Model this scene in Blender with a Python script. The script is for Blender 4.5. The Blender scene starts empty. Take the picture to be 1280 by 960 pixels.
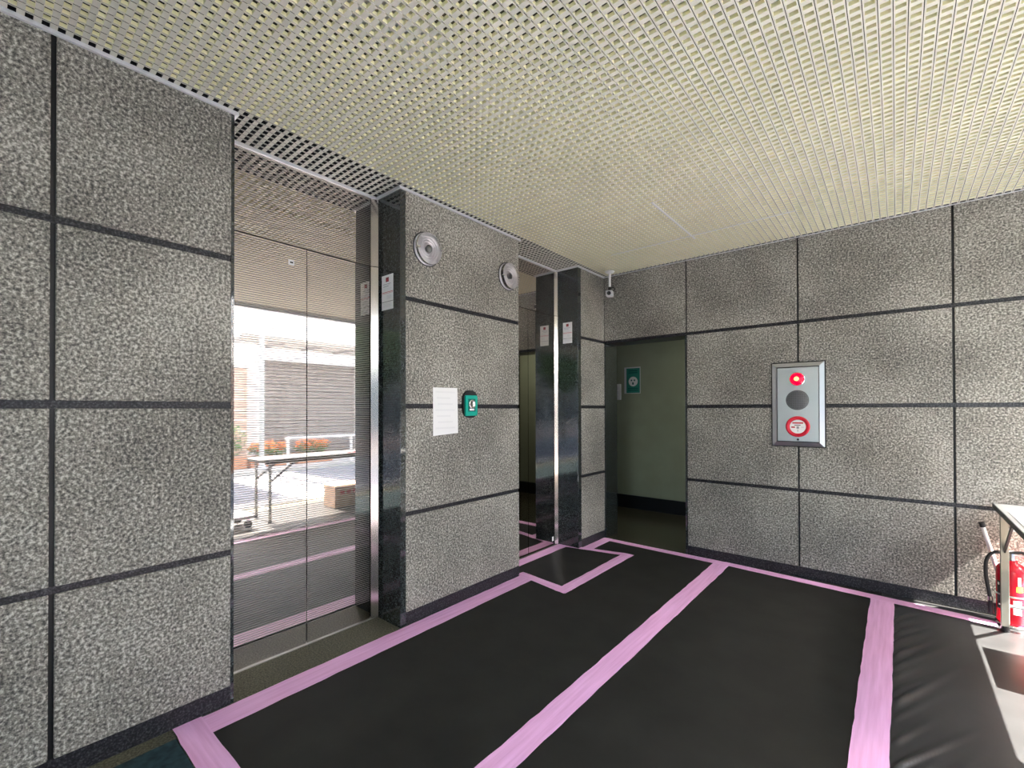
import bpy, bmesh, math, random
from mathutils import Vector, Matrix
random.seed(7)
sc = bpy.context.scene
COL = sc.collection
R = math.radians

# ------------------------------------------------------------------ camera
cam_d = bpy.data.cameras.new('camera')
cam_d.sensor_width = 36.0
cam_d.lens = 570.19 / 1280 * 36.0
cam_d.shift_y = 27.49 / 1280
cam_d.clip_start = 0.05
cam_d.clip_end = 300
cam = bpy.data.objects.new('camera', cam_d)
COL.objects.link(cam)
cam.matrix_world = (Matrix.Translation((0, 0, 1.265)) @ Matrix.Rotation(R(40.129), 4, 'Z')
                    @ Matrix.Rotation(R(90.408), 4, 'X') @ Matrix.Rotation(R(-0.134), 4, 'Z'))
sc.camera = cam

# ------------------------------------------------------------------ sky, sun, exposure
SUN_TO = Vector((0.82, -0.04, 1.0)).normalized()      # direction towards the sun
world = bpy.data.worlds.new('sky')
sc.world = world
world.use_nodes = True
wn = world.node_tree
bg = wn.nodes['Background']
sky = wn.nodes.new('ShaderNodeTexSky')
sky.sky_type = 'NISHITA'
sky.sun_disc = False
sky.sun_elevation = math.asin(SUN_TO.z)
sky.sun_rotation = math.atan2(SUN_TO.x, SUN_TO.y)
sky.air_density = 1.0
sky.dust_density = 2.5
wn.links.new(sky.outputs[0], bg.inputs[0])
bg.inputs[1].default_value = 1.0
sun_d = bpy.data.lights.new('sun', 'SUN')
sun_d.energy = 34.0
sun_d.angle = R(0.53)
sun_d.color = (1.0, 0.95, 0.88)
sun = bpy.data.objects.new('sun', sun_d)
COL.objects.link(sun)
sun.location = (10, -0.5, 12)
sun.rotation_euler = SUN_TO.to_track_quat('Z', 'Y').to_euler()

sc.view_settings.view_transform = 'Standard'
sc.view_settings.look = 'None'
sc.view_settings.gamma = 1.0
sc.view_settings.use_curve_mapping = False
sc.view_settings.exposure = 1.6

# ------------------------------------------------------------------ measures
XL, YB, ZC = -2.197, 4.020, 2.559       # left wall face, back wall face, ceiling
XD = -2.435                             # lift door plane
ROWS = [(0.078, 0.6377), (0.6634, 1.2711), (1.2991, 1.9072), (1.9337, 2.5593)]
XE = 1.17                               # outer edge of the ceiling
YN = -3.5                               # open end of the hall

# ------------------------------------------------------------------ materials
MATS = {}
def newmat(name):
    m = bpy.data.materials.new(name)
    m.use_nodes = True
    MATS[name] = m
    return m, m.node_tree, m.node_tree.nodes['Principled BSDF']

def pbr(name, col, rough=0.5, metal=0.0, spec=0.5, var=0.0, vscale=8.0, emit=None, estr=0.0, trans=0.0, ior=1.45):
    m, nt, b = newmat(name)
    b.inputs['Base Color'].default_value = (*col, 1)
    b.inputs['Roughness'].default_value = rough
    b.inputs['Metallic'].default_value = metal
    b.inputs['Specular IOR Level'].default_value = spec
    b.inputs['Transmission Weight'].default_value = trans
    b.inputs['IOR'].default_value = ior
    if emit:
        b.inputs['Emission Color'].default_value = (*emit, 1)
        b.inputs['Emission Strength'].default_value = estr
    if var > 0:
        geo = nt.nodes.new('ShaderNodeNewGeometry')
        nz = nt.nodes.new('ShaderNodeTexNoise')
        nz.inputs['Scale'].default_value = vscale
        nz.inputs['Detail'].default_value = 5
        nt.links.new(geo.outputs['Position'], nz.inputs['Vector'])
        rp = nt.nodes.new('ShaderNodeValToRGB')
        rp.color_ramp.elements[0].position = 0.3
        rp.color_ramp.elements[1].position = 0.7
        rp.color_ramp.elements[0].color = (*[c * (1 - var) for c in col], 1)
        rp.color_ramp.elements[1].color = (*[min(1, c * (1 + var)) for c in col], 1)
        nt.links.new(nz.outputs[0], rp.inputs[0])
        nt.links.new(rp.outputs[0], b.inputs['Base Color'])
    return m

def granite(name, stops, scale, rough, bump=0.0, detail=3.0, coarse=0.25, spec=0.5):
    m, nt, b = newmat(name)
    geo = nt.nodes.new('ShaderNodeNewGeometry')
    n1 = nt.nodes.new('ShaderNodeTexNoise')
    n1.inputs['Scale'].default_value = scale
    n1.inputs['Detail'].default_value = detail
    n1.inputs['Roughness'].default_value = 0.65
    n2 = nt.nodes.new('ShaderNodeTexNoise')
    n2.inputs['Scale'].default_value = 2.2
    n2.inputs['Detail'].default_value = 3
    for n in (n1, n2):
        nt.links.new(geo.outputs['Position'], n.inputs['Vector'])
    mx = nt.nodes.new('ShaderNodeMath'); mx.operation = 'MULTIPLY_ADD'
    nt.links.new(n2.outputs[0], mx.inputs[0])
    mx.inputs[1].default_value = coarse
    nt.links.new(n1.outputs[0], mx.inputs[2])
    sb = nt.nodes.new('ShaderNodeMath'); sb.operation = 'SUBTRACT'
    nt.links.new(mx.outputs[0], sb.inputs[0])
    sb.inputs[1].default_value = coarse * 0.5
    rp = nt.nodes.new('ShaderNodeValToRGB')
    els = rp.color_ramp.elements
    while len(els) < len(stops): els.new(0.5)
    for e, (p, c) in zip(els, stops):
        e.position = p; e.color = (*c, 1)
    nt.links.new(sb.outputs[0], rp.inputs[0])
    nt.links.new(rp.outputs[0], b.inputs['Base Color'])
    b.inputs['Roughness'].default_value = rough
    b.inputs['Specular IOR Level'].default_value = spec
    if bump > 0:
        bp = nt.nodes.new('ShaderNodeBump')
        bp.inputs['Strength'].default_value = bump
        bp.inputs['Distance'].default_value = 0.004
        nt.links.new(n1.outputs[0], bp.inputs['Height'])
        nt.links.new(bp.outputs[0], b.inputs['Normal'])
    return m

granite('granite_rough', [(0.35, (0.048, 0.047, 0.042)), (0.45, (0.154, 0.147, 0.126)),
                          (0.54, (0.252, 0.241, 0.207)), (0.65, (0.53, 0.51, 0.452))], 96, 0.75, 0.0, detail=3.0)
granite('granite_dark', [(0.38, (0.006, 0.008, 0.008)), (0.52, (0.022, 0.028, 0.028)), (0.68, (0.085, 0.10, 0.10))],
        130, 0.06, 0, coarse=0.1, spec=1.0)
granite('granite_base', [(0.38, (0.006, 0.006, 0.007)), (0.52, (0.02, 0.02, 0.024)), (0.68, (0.075, 0.075, 0.082))],
        130, 0.35, 0, coarse=0.1, spec=0.3)
granite('floor_granite', [(0.36, (0.045, 0.042, 0.026)), (0.52, (0.105, 0.099, 0.066)), (0.68, (0.17, 0.162, 0.115))],
        120, 0.55, 0, coarse=0.2, spec=0.12)
pbr('joint_dark', (0.008, 0.008, 0.009), 0.5)
pbr('louver_cream', (0.60, 0.585, 0.51), 0.4, 0.0, 0.5, 0.05, 3)
pbr('louver_collar', (0.86, 0.82, 0.54), 0.4)  # yellower than the flats: lamp glow from above put into the colour
pbr('trim_white', (0.72, 0.73, 0.75), 0.3, 0.4)
pbr('plenum_dark', (0.06, 0.057, 0.048), 0.8)  # dark colour stands for the unlit void seen through the louver slits
pbr('concrete', (0.42, 0.42, 0.40), 0.85, var=0.15, vscale=3)
pbr('steel', (0.60, 0.57, 0.53), 0.16, 1.0)
pbr('steel_brushed', (0.62, 0.64, 0.66), 0.33, 1.0)
pbr('chrome', (0.8, 0.8, 0.8), 0.08, 1.0)
pbr('sill_steel', (0.30, 0.28, 0.25), 0.45, 0.8)
pbr('leg_steel', (0.33, 0.32, 0.27), 0.5, 0.6)
pbr('black_gap', (0.006, 0.006, 0.006), 0.6)
pbr('black_plastic', (0.012, 0.012, 0.013), 0.4)
pbr('white_plastic', (0.75, 0.75, 0.74), 0.4)
pbr('paper_white', (0.80, 0.80, 0.79), 0.7)
pbr('print_grey', (0.30, 0.31, 0.33), 0.7)
pbr('print_pale', (0.62, 0.63, 0.64), 0.7)
pbr('print_red', (0.50, 0.03, 0.04), 0.6)
pbr('print_maroon', (0.22, 0.02, 0.03), 0.6)
pbr('print_dark', (0.03, 0.03, 0.035), 0.6)
pbr('green_plastic', (0.0, 0.36, 0.27), 0.35)
pbr('green_dark', (0.0, 0.10, 0.085), 0.4)
pbr('poster_green', (0.03, 0.22, 0.17), 0.6)
pbr('red_paint', (0.62, 0.012, 0.03), 0.22)
pbr('red_button', (0.62, 0.012, 0.035), 0.3)
pbr('red_lens', (0.75, 0.0, 0.015), 0.2, emit=(1.0, 0.0, 0.03), estr=0.55)
pbr('red_bulb', (1.0, 0.4, 0.1), 0.3, emit=(1.0, 0.42, 0.10), estr=1.4)
pbr('speaker_grey', (0.115, 0.122, 0.125), 0.5)
pbr('yellow_label', (0.85, 0.65, 0.04), 0.5)
pbr('wall_green', (0.29, 0.32, 0.225), 0.6, var=0.06, vscale=4)
pbr('corridor_brown', (0.16, 0.10, 0.065), 0.6)
pbr('corridor_floor', (0.06, 0.055, 0.035), 0.25)
pbr('corridor_base', (0.006, 0.008, 0.011), 0.4)
pbr('table_top', (0.56, 0.56, 0.54), 0.35)
pbr('table_edge', (0.07, 0.075, 0.065), 0.5)
pbr('cardboard', (0.50, 0.34, 0.24), 0.8, var=0.15, vscale=10)
pbr('asphalt', (0.16, 0.165, 0.18), 0.9, var=0.15, vscale=2)
pbr('pavement', (0.40, 0.39, 0.37), 0.85, var=0.12, vscale=4)
pbr('curb_stone', (0.5, 0.49, 0.47), 0.8)
pbr('render_white', (0.82, 0.81, 0.78), 0.8, var=0.05, vscale=2)
pbr('tile_pink', (0.55, 0.40, 0.34), 0.6, var=0.1, vscale=6)
pbr('shutter_grey', (0.23, 0.205, 0.195), 0.5, 0.2)
pbr('canopy_frame', (0.27, 0.25, 0.24), 0.4, 0.5)
pbr('fascia_blue', (0.35, 0.39, 0.45), 0.4, 0.3)
pbr('window_glass', (0.05, 0.07, 0.09), 0.05, 0.0, 0.8)
pbr('leaf_green', (0.07, 0.14, 0.04), 0.6, var=0.4, vscale=5)
pbr('flower_orange', (0.75, 0.20, 0.05), 0.6, var=0.35, vscale=12)
pbr('bark', (0.10, 0.07, 0.05), 0.9)
pbr('terracotta', (0.42, 0.20, 0.12), 0.8)
pbr('rail_white', (0.75, 0.74, 0.72), 0.4)
pbr('road_paint', (0.8, 0.8, 0.78), 0.7)
pbr('lamp_tube', (1, 1, 1), 0.5, emit=(1.0, 0.90, 0.50), estr=3.5)
pbr('corridor_lamp', (1, 1, 1), 0.5, emit=(1.0, 0.97, 0.88), estr=18.0)
pbr('clear_glass', (1.0, 1.0, 1.0), 0.02, 0.0, 0.5, trans=1.0, ior=1.45)
pbr('lamp_reflector', (0.70, 0.68, 0.72), 0.22, 0.35)

# black protection sheet
m, nt, b = newmat('black_sheet')
geo = nt.nodes.new('ShaderNodeNewGeometry')
nz = nt.nodes.new('ShaderNodeTexNoise'); nz.inputs['Scale'].default_value = 5; nz.inputs['Detail'].default_value = 8
nt.links.new(geo.outputs['Position'], nz.inputs['Vector'])
rp = nt.nodes.new('ShaderNodeValToRGB')
rp.color_ramp.elements[0].position = 0.3; rp.color_ramp.elements[0].color = (0.0125, 0.0124, 0.0105, 1)
rp.color_ramp.elements[1].position = 0.75; rp.color_ramp.elements[1].color = (0.022, 0.022, 0.0185, 1)
nt.links.new(nz.outputs[0], rp.inputs[0]); nt.links.new(rp.outputs[0], b.inputs['Base Color'])
b.inputs['Roughness'].default_value = 0.62
b.inputs['Specular IOR Level'].default_value = 0.25
pbr('black_sheet_shiny', (0.025, 0.025, 0.025), 0.33, 0, 0.5, 0.2, 6)

# pink tape with fine lengthwise crepe lines
def tape_mat(name, axis):
    m, nt, b = newmat(name)
    geo = nt.nodes.new('ShaderNodeNewGeometry')
    mp = nt.nodes.new('ShaderNodeMapping')
    mp.inputs['Scale'].default_value = (60, 3, 3) if axis == 'y' else (3, 60, 3)
    nt.links.new(geo.outputs['Position'], mp.inputs['Vector'])
    nz = nt.nodes.new('ShaderNodeTexNoise'); nz.inputs['Scale'].default_value = 1.0; nz.inputs['Detail'].default_value = 4
    nt.links.new(mp.outputs[0], nz.inputs['Vector'])
    rp = nt.nodes.new('ShaderNodeValToRGB')
    rp.color_ramp.elements[0].position = 0.3; rp.color_ramp.elements[0].color = (0.74, 0.37, 0.62, 1)
    rp.color_ramp.elements[1].position = 0.7; rp.color_ramp.elements[1].color = (0.90, 0.52, 0.80, 1)
    nt.links.new(nz.outputs[0], rp.inputs[0]); nt.links.new(rp.outputs[0], b.inputs['Base Color'])
    b.inputs['Roughness'].default_value = 0.5
    return m
tape_mat('tape_pink_y', 'y'); tape_mat('tape_pink_x', 'x')

# etched mirror steel of the lift doors: fine horizontal stripes
m, nt, b = newmat('etched_steel')
geo = nt.nodes.new('ShaderNodeNewGeometry')
sx = nt.nodes.new('ShaderNodeSeparateXYZ'); nt.links.new(geo.outputs['Position'], sx.inputs[0])
dv = nt.nodes.new('ShaderNodeMath'); dv.operation = 'DIVIDE'; dv.inputs[1].default_value = 0.0112
nt.links.new(sx.outputs[2], dv.inputs[0])
fr = nt.nodes.new('ShaderNodeMath'); fr.operation = 'FRACT'; nt.links.new(dv.outputs[0], fr.inputs[0])
lt = nt.nodes.new('ShaderNodeMath'); lt.operation = 'LESS_THAN'; lt.inputs[1].default_value = 0.36
nt.links.new(fr.outputs[0], lt.inputs[0])
gt = nt.nodes.new('ShaderNodeMath'); gt.operation = 'GREATER_THAN'; gt.inputs[1].default_value = 0.105
nt.links.new(sx.outputs[2], gt.inputs[0])
ml = nt.nodes.new('ShaderNodeMath'); ml.operation = 'MULTIPLY'
nt.links.new(lt.outputs[0], ml.inputs[0]); nt.links.new(gt.outputs[0], ml.inputs[1])
mc = nt.nodes.new('ShaderNodeMix'); mc.data_type = 'RGBA'
mc.inputs[6].default_value = (0.66, 0.615, 0.575, 1); mc.inputs[7].default_value = (0.30, 0.28, 0.265, 1)
nt.links.new(ml.outputs[0], mc.inputs[0]); nt.links.new(mc.outputs[2], b.inputs['Base Color'])
mr = nt.nodes.new('ShaderNodeMapRange')
mr.inputs['To Min'].default_value = 0.025; mr.inputs['To Max'].default_value = 0.5
nt.links.new(ml.outputs[0], mr.inputs[0]); nt.links.new(mr.outputs[0], b.inputs['Roughness'])
b.inputs['Metallic'].default_value = 1.0

# ------------------------------------------------------------------ mesh helpers
def link(name, bm, mat, parent=None, smooth=False):
    me = bpy.data.meshes.new(name)
    bm.to_mesh(me); bm.free()
    if isinstance(mat, str): mat = [mat]
    for k in mat: me.materials.append(MATS[k])
    if smooth:
        for p in me.polygons: p.use_smooth = True
    o = bpy.data.objects.new(name, me)
    COL.objects.link(o)
    if parent is not None:
        o.parent = parent
        if parent.type == 'EMPTY' or parent.location.length > 0:
            o.matrix_parent_inverse = parent_mat(parent).inverted()
    return o

def parent_mat(o):
    return Matrix.Translation(o.location) @ o.rotation_euler.to_matrix().to_4x4()

def box(bm, x0, x1, y0, y1, z0, z1, bev=0.0, mi=0):
    r = bmesh.ops.create_cube(bm, size=1.0)
    vs = r['verts']
    for v in vs:
        v.co = Vector(((x0 + x1) / 2 + v.co.x * (x1 - x0), (y0 + y1) / 2 + v.co.y * (y1 - y0), (z0 + z1) / 2 + v.co.z * (z1 - z0)))
    fs = set(f for v in vs for f in v.link_faces)
    for f in fs: f.material_index = mi
    if bev > 0:
        es = list(set(e for v in vs for e in v.link_edges))
        rr = bmesh.ops.bevel(bm, geom=es, offset=bev, segments=1, affect='EDGES', profile=0.5)
        for f in rr['faces']: f.material_index = mi
    return vs

def cyl(bm, p0, p1, r0, r1=None, seg=16, mi=0, caps=True):
    p0, p1 = Vector(p0), Vector(p1)
    if r1 is None: r1 = r0
    d = p1 - p0
    r = bmesh.ops.create_cone(bm, cap_ends=caps, cap_tris=False, segments=seg, radius1=r0, radius2=r1, depth=d.length)
    q = d.to_track_quat('Z', 'Y').to_matrix().to_4x4()
    mat = Matrix.Translation((p0 + p1) / 2) @ q
    bmesh.ops.transform(bm, matrix=mat, verts=r['verts'])
    for f in set(f for v in r['verts'] for f in v.link_faces): f.material_index = mi
    return r['verts']

def lathe(bm, prof, centre, axis, seg=28, mi=0):
    """prof: list of (radius, height along axis)."""
    axis = Vector(axis).normalized()
    q = axis.to_track_quat('Z', 'Y').to_matrix()
    rings = []
    for r, h in prof:
        if r < 1e-6:
            rings.append([bm.verts.new(Vector(centre) + q @ Vector((0, 0, h)))])
        else:
            rings.append([bm.verts.new(Vector(centre) + q @ Vector((r * math.cos(2 * math.pi * i / seg), r * math.sin(2 * math.pi * i / seg), h))) for i in range(seg)])
    for a, c in zip(rings[:-1], rings[1:]):
        for i in range(seg):
            j = (i + 1) % seg
            if len(a) == 1 and len(c) == 1: continue
            if len(a) == 1: f = bm.faces.new((a[0], c[i], c[j]))
            elif len(c) == 1: f = bm.faces.new((a[i], a[j], c[0]))
            else: f = bm.faces.new((a[i], a[j], c[j], c[i]))
            f.material_index = mi

def tube(bm, pts, r, seg=8, mi=0):
    pts = [Vector(p) for p in pts]
    rings = []
    up = Vector((0.13, 0.21, 0.97)).normalized()
    for i, p in enumerate(pts):
        a = pts[max(0, i - 1)]; c = pts[min(len(pts) - 1, i + 1)]
        t = (c - a).normalized()
        u = t.cross(up)
        if u.length < 1e-3: u = t.cross(Vector((1, 0, 0)))
        u.normalize(); w = u.cross(t)
        rings.append([bm.verts.new(p + r * (math.cos(2 * math.pi * k / seg) * u + math.sin(2 * math.pi * k / seg) * w)) for k in range(seg)])
    for a, c in zip(rings[:-1], rings[1:]):
        for k in range(seg):
            f = bm.faces.new((a[k], a[(k + 1) % seg], c[(k + 1) % seg], c[k])); f.material_index = mi
    bm.faces.new(rings[0]).material_index = mi
    bm.faces.new(list(reversed(rings[-1]))).material_index = mi

def bez(p0, p1, p2, p3, n=14):
    p0, p1, p2, p3 = map(Vector, (p0, p1, p2, p3))
    return [((1 - t) ** 3) * p0 + 3 * ((1 - t) ** 2) * t * p1 + 3 * (1 - t) * t * t * p2 + t ** 3 * p3 for t in [i / n for i in range(n + 1)]]

def B(): return bmesh.new()
def obox(name, mat, x0, x1, y0, y1, z0, z1, parent=None, bev=0.0):
    bm = B(); box(bm, x0, x1, y0, y1, z0, z1, bev)
    return link(name, bm, mat, parent)

def tag(o, label, cat=None, group=None, kind=None):
    o['label'] = label
    if cat: o['category'] = cat
    if group: o['group'] = group
    if kind: o['kind'] = kind
    return o

def thing(name, loc, label, cat, group=None, kind=None):
    o = bpy.data.objects.new(name, None)
    o.empty_display_size = 0.1
    COL.objects.link(o)
    o.location = loc
    return tag(o, label, cat, group, kind)

# ------------------------------------------------------------------ floor
fl = obox('floor', 'floor_granite', -2.60, 1.50, YN, YB, -0.10, 0.0)
tag(fl, 'polished dark granite floor of the lift lobby', 'floor', kind='structure')

# ------------------------------------------------------------------ left wall
J1, J1S = 1.603, 1.643                   # first lift: right jamb face, granite start
J0, J0S = 0.737, 0.7365
K0 = 2.690                               # second lift: left edge of opening
K1, K1S = 3.533, 3.587
DEP = 0.016                              # depth of the joints
bm = B()
for (a, c) in ((YN, J0 - 0.002), (J1S, K0), (K1S, YB + 0.25)):
    box(bm, -2.75, XL - DEP, a, c, 0.0, 3.05)
for (a, c) in ((J0 - 0.002, J1S), (K0, K1S)):
    box(bm, -2.75, XD - 0.06, a, c, 0.0, 3.05)
    box(bm, XD - 0.06, XL - DEP, a, c, ZC + 0.06, 3.05)
wl = link('wall_left', bm, 'joint_dark')
tag(wl, 'grey granite panelled wall holding two lift entrances', 'wall', kind='structure')
VG = 0.007
def panel_left(y0, y1, row):
    z0, z1 = ROWS[row]
    obox('granite_panel', 'granite_rough', XL - 0.03, XL, y0, y1, z0, z1, wl, 0.003)
cols_left = [(YN, -2.0), (-1.993, -0.87), (-0.863, 0.179 - VG), (0.179 + VG, J0S - 0.012), (J1S, K0), (K1S, YB)]
for (a, c) in cols_left:
    for r_ in range(4): panel_left(a, c - 0.0005, r_)
for (a, c) in ((YN, J0S - 0.012), (J1S, K0), (K1S, YB)):
    for z0, z1 in zip([r[1] for r in ROWS[:3]], [r[0] for r in ROWS[1:]]):
        obox('joint_strip', 'granite_base', XL - DEP - 0.01, XL - 0.009, a, c, z0, z1, wl)
# dark edge at the end of the first pier
obox('edge_strip', 'granite_dark', XD - 0.02, XL - 0.004, J0S - 0.012, J0, 0, ZC, wl)
# polished jamb slabs
for (a, c) in ((J1, J1S), (K1, K1S)):
    obox('jamb_slab', 'granite_dark', XD, XL - 0.001, a, c, 0, ZC, wl, 0.002)
obox('jamb_slab', 'granite_dark', XD, XL - 0.03, K0 - 0.03, K0 + 0.0005, 0, ZC, wl)
bb = B()
for (a, c) in ((YN, J0S - 0.012), (J1S, K0), (K1S, YB)):
    box(bb, XL - 0.03, XL - 0.001, a, c, 0.0, ROWS[0][0], 0.001)
tag(link('baseboard_left', bb, 'granite_base'), 'dark granite skirting along the lift wall', 'skirting', kind='structure')

# ------------------------------------------------------------------ back wall with doorway
DX0, DX1, DZ = -2.185, -1.400, 1.9072    # doorway
CY = 4.26                                # inner face of the wall
bm = B()
box(bm, DX1, XE + 0.25, YB + DEP, CY, 0, 3.05)
box(bm, -2.75, DX1, YB + DEP, CY, DZ + 0.02, 3.05)
wb = link('wall_back', bm, 'joint_dark')
tag(wb, 'grey granite panelled wall with a dark doorway', 'wall', kind='structure')
VX = [XL, -1.400, -0.5664, 0.2794, 1.12, XE + 0.25]
for i in range(5):
    for r_, (z0, z1) in enumerate(ROWS):
        if i == 0 and r_ < 3: continue
        a = VX[i] + (0.006 if i else 0.0005); c = VX[i + 1] - (0.006 if i < 4 else 0)
        obox('granite_panel', 'granite_rough', a, c, YB, YB + 0.03, z0, z1, wb, 0.003)
for z0, z1 in zip([r[1] for r in ROWS[:3]], [r[0] for r in ROWS[1:]]):
    obox('joint_strip', 'granite_base', (DX1 + 0.004) if z0 < 1.8 else XL, XE + 0.25, YB + 0.008, YB + DEP + 0.01, z0, z1, wb)
# polished reveal of the doorway
obox('reveal_slab', 'granite_dark', XL, DX0, YB + 0.001, CY, 0, DZ, wb)
obox('reveal_slab', 'granite_dark', DX1 - 0.012, DX1 + 0.002, YB + 0.001, CY, 0, DZ, wb)
obox('lintel_slab', 'granite_base', DX0, DX1, YB + 0.004, CY, DZ, DZ + 0.021, wb)
bb = obox('baseboard_back', 'granite_base', DX1 + 0.003, XE + 0.25, YB + 0.001, YB + 0.03, 0, ROWS[0][0], None, 0.001)
tag(bb, 'dark granite skirting under the alarm panel wall', 'skirting', kind='structure')

# corridor behind the doorway
bm = B()
CX0, CX1, CY1 = -3.9, -0.2, 5.45
box(bm, CX0 - 0.1, CX1 + 0.1, CY1, CY1 + 0.1, 0, 2.5)
box(bm, CX1, CX1 + 0.1, CY, CY1, 0, 2.5)
box(bm, CX0 - 0.1, CX0, CY, CY1, 0, 2.5)
tag(link('wall_corridor', bm, 'wall_green'), 'plain green painted corridor wall beyond the doorway', 'wall', kind='structure')
tag(obox('wall_corridor_near', 'corridor_brown', CX0, XL - 0.02, CY, CY + 0.06, 0, 2.5), 'brown corridor wall beside the dark doorway', 'wall', kind='structure')
tag(obox('floor_corridor', 'corridor_floor', CX0, CX1, YB, CY1, -0.1, -0.001), 'dark glossy corridor floor beyond the doorway', 'floor', kind='structure')
tag(obox('ceiling_corridor', 'plenum_dark', CX0, CX1, CY, CY1, 2.4, 2.5), 'low corridor ceiling beyond the doorway', 'ceiling', kind='structure')
tag(obox('baseboard_corridor', 'corridor_base', CX0, CX1, CY1 - 0.02, CY1, 0, 0.165), 'black skirting along the green corridor wall', 'skirting', kind='structure')
t = thing('ceiling_lamp', (-0.98, 4.80, 2.4), 'small corridor lamp fixed to the corridor ceiling', 'lamp')
bm = B(); lathe(bm, [(0, -0.0), (0.15, 0.0), (0.15, -0.03), (0.13, -0.035)], (-0.98, 4.80, 2.4), (0, 0, 1)); link('lamp_base', bm, 'white_plastic', t)
bm = B(); lathe(bm, [(0.13, -0.03), (0.11, -0.06), (0.06, -0.08), (0, -0.085)], (-0.98, 4.80, 2.4), (0, 0, 1)); link('lamp_shade', bm, 'corridor_lamp', t, True)

# ------------------------------------------------------------------ ceiling of corrugated louver strips
bm = B()
box(bm, -2.75, XE, YN, CY, 2.98, 3.10)
ce = link('ceiling', bm, 'plenum_dark')
tag(ce, 'cream metal louver ceiling of close corrugated strips', 'ceiling', kind='structure')
PIT = 0.0385
def strip_mesh(y0, y1, dark='last'):
    """flat strip with a row of open cells, each with an upright collar with lamp glow in its yellow; wall and recess cells are painted black for shade"""
    n = int(round((y1 - y0) / PIT))
    w, hx, ya, yb, D = 0.0180, 0.0136, 0.0180, 0.0374, 0.014
    vs, fs, mi = [], [], []
    for i in range(n):
        o = i * PIT; k = len(vs)
        dk = dark == 'all' or i == n - 1  # shade of unlit cells painted in as black collar and cap
        vs += [(-w, o, 0), (w, o, 0), (w, o + PIT, 0), (-w, o + PIT, 0),
               (-hx, o + ya, 0), (hx, o + ya, 0), (hx, o + yb, 0), (-hx, o + yb, 0),
               (-hx, o + ya, D), (hx, o + ya, D), (hx, o + yb, D), (-hx, o + yb, D)]
        fs += [(k + 3, k + 7, k + 4, k), (k, k + 4, k + 5, k + 1), (k + 1, k + 5, k + 6, k + 2), (k + 2, k + 6, k + 7, k + 3)]
        mi += [0] * 4
        for a in range(4):
            c = (a + 1) % 4
            fs.append((k + 4 + a, k + 8 + a, k + 8 + c, k + 4 + c)); mi.append(2 if dk else 1)
        if dk: fs.append((k + 8, k + 9, k + 10, k + 11)); mi.append(2)
    k = len(vs)                               # added black face above the gap to the next strip, standing for shade
    vs += [(w - 0.004, 0, 0.009), (PIT - w + 0.004, 0, 0.009), (PIT - w + 0.004, n * PIT, 0.009), (w - 0.004, n * PIT, 0.009)]
    fs.append((k + 3, k + 2, k + 1, k)); mi.append(2)
    me = bpy.data.meshes.new('louver_strip')
    me.from_pydata(vs, [], fs)
    for k_ in ('louver_cream', 'louver_collar', 'joint_dark'): me.materials.append(MATS[k_])
    for p, q in zip(me.polygons, mi): p.material_index = q
    me.update()
    return me
me_main = strip_mesh(YN, YB)
me_wall = strip_mesh(YN, YB, 'all')
me_r1 = strip_mesh(J0 + 0.004, J1 - 0.004, 'all')
me_r2 = strip_mesh(K0 + 0.004, K1 - 0.004, 'all')
x = XL + 0.0215
def put_strip(me, x, y):
    o = bpy.data.objects.new('louver_strip', me); COL.objects.link(o); o.parent = ce
    o.location = (x, y, ZC + 0.004)
while x < XE - 0.015:
    put_strip(me_wall if x < XL + 0.03 else me_main, x, YB - 0.002 - int(round((YB - YN) / PIT)) * PIT); x += PIT
x = XL + 0.0215 - PIT
while x > XD + 0.015:
    put_strip(me_r1, x, J0 + 0.004); put_strip(me_r2, x, K0 + 0.004); x -= PIT
# thin trims where the ceiling meets the walls
tn = 0
TRIM_AT = ['pale ceiling trim along the wide pier beside the teal mat', 'pale ceiling trim over the hidden jamb of the key plate lift',
           'pale ceiling trim over the key plate lift door', 'pale ceiling trim over the stickered jamb of the key plate lift',
           'pale ceiling trim above the pier with two round lamps', 'pale ceiling trim over the lamp side jamb of the doorway lift',
           'pale ceiling trim over the lift door next to the doorway', 'pale ceiling trim over the stickered jamb by the doorway',
           'pale ceiling trim above the narrow pier by the doorway', 'thin pale ceiling trim above the alarm panel wall']
def trim(x0, x1, y0, y1, dz=0.011):
    global tn; tn += 1
    tag(obox('trim_%d' % tn, 'trim_white', x0, x1, y0, y1, ZC - dz, ZC + 0.003), TRIM_AT[tn - 1], 'trim', kind='structure')
T = 0.012
trim(XL + 0.0005, XL + T, YN, J0 + T); trim(XD, XL, J0 + 0.0005, J0 + T); trim(XD + 0.0005, XD + T, J0 + T, J1 - T)
trim(XD, XL + T, J1 - T, J1 - 0.0005); trim(XL + 0.0005, XL + T, J1, K0 + T); trim(XD, XL, K0 + 0.001, K0 + T)
trim(XD + 0.0005, XD + T, K0 + T, K1 - T); trim(XD, XL + T, K1 - T, K1 - 0.0005); trim(XL + 0.0005, XL + T, K1, YB - T)
trim(XL, XE, YB - 0.006, YB - 0.0005, 0.003)
for nm, (x0, x1, y0, y1) in {'a': (-1.172, -1.160, 2.75, 3.55), 'b': (-1.83, -0.50, 3.468, 3.480)}.items():
    tn += 1
    tag(obox('trim_%d' % tn, 'trim_white', x0, x1, y0, y1, ZC - 0.0015, ZC + 0.003), {'a': 'short cream bar in the louver ceiling ending at the longer bar', 'b': 'long cream bar in the louver ceiling parallel to the alarm wall'}[nm], 'trim', kind='structure')
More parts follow.
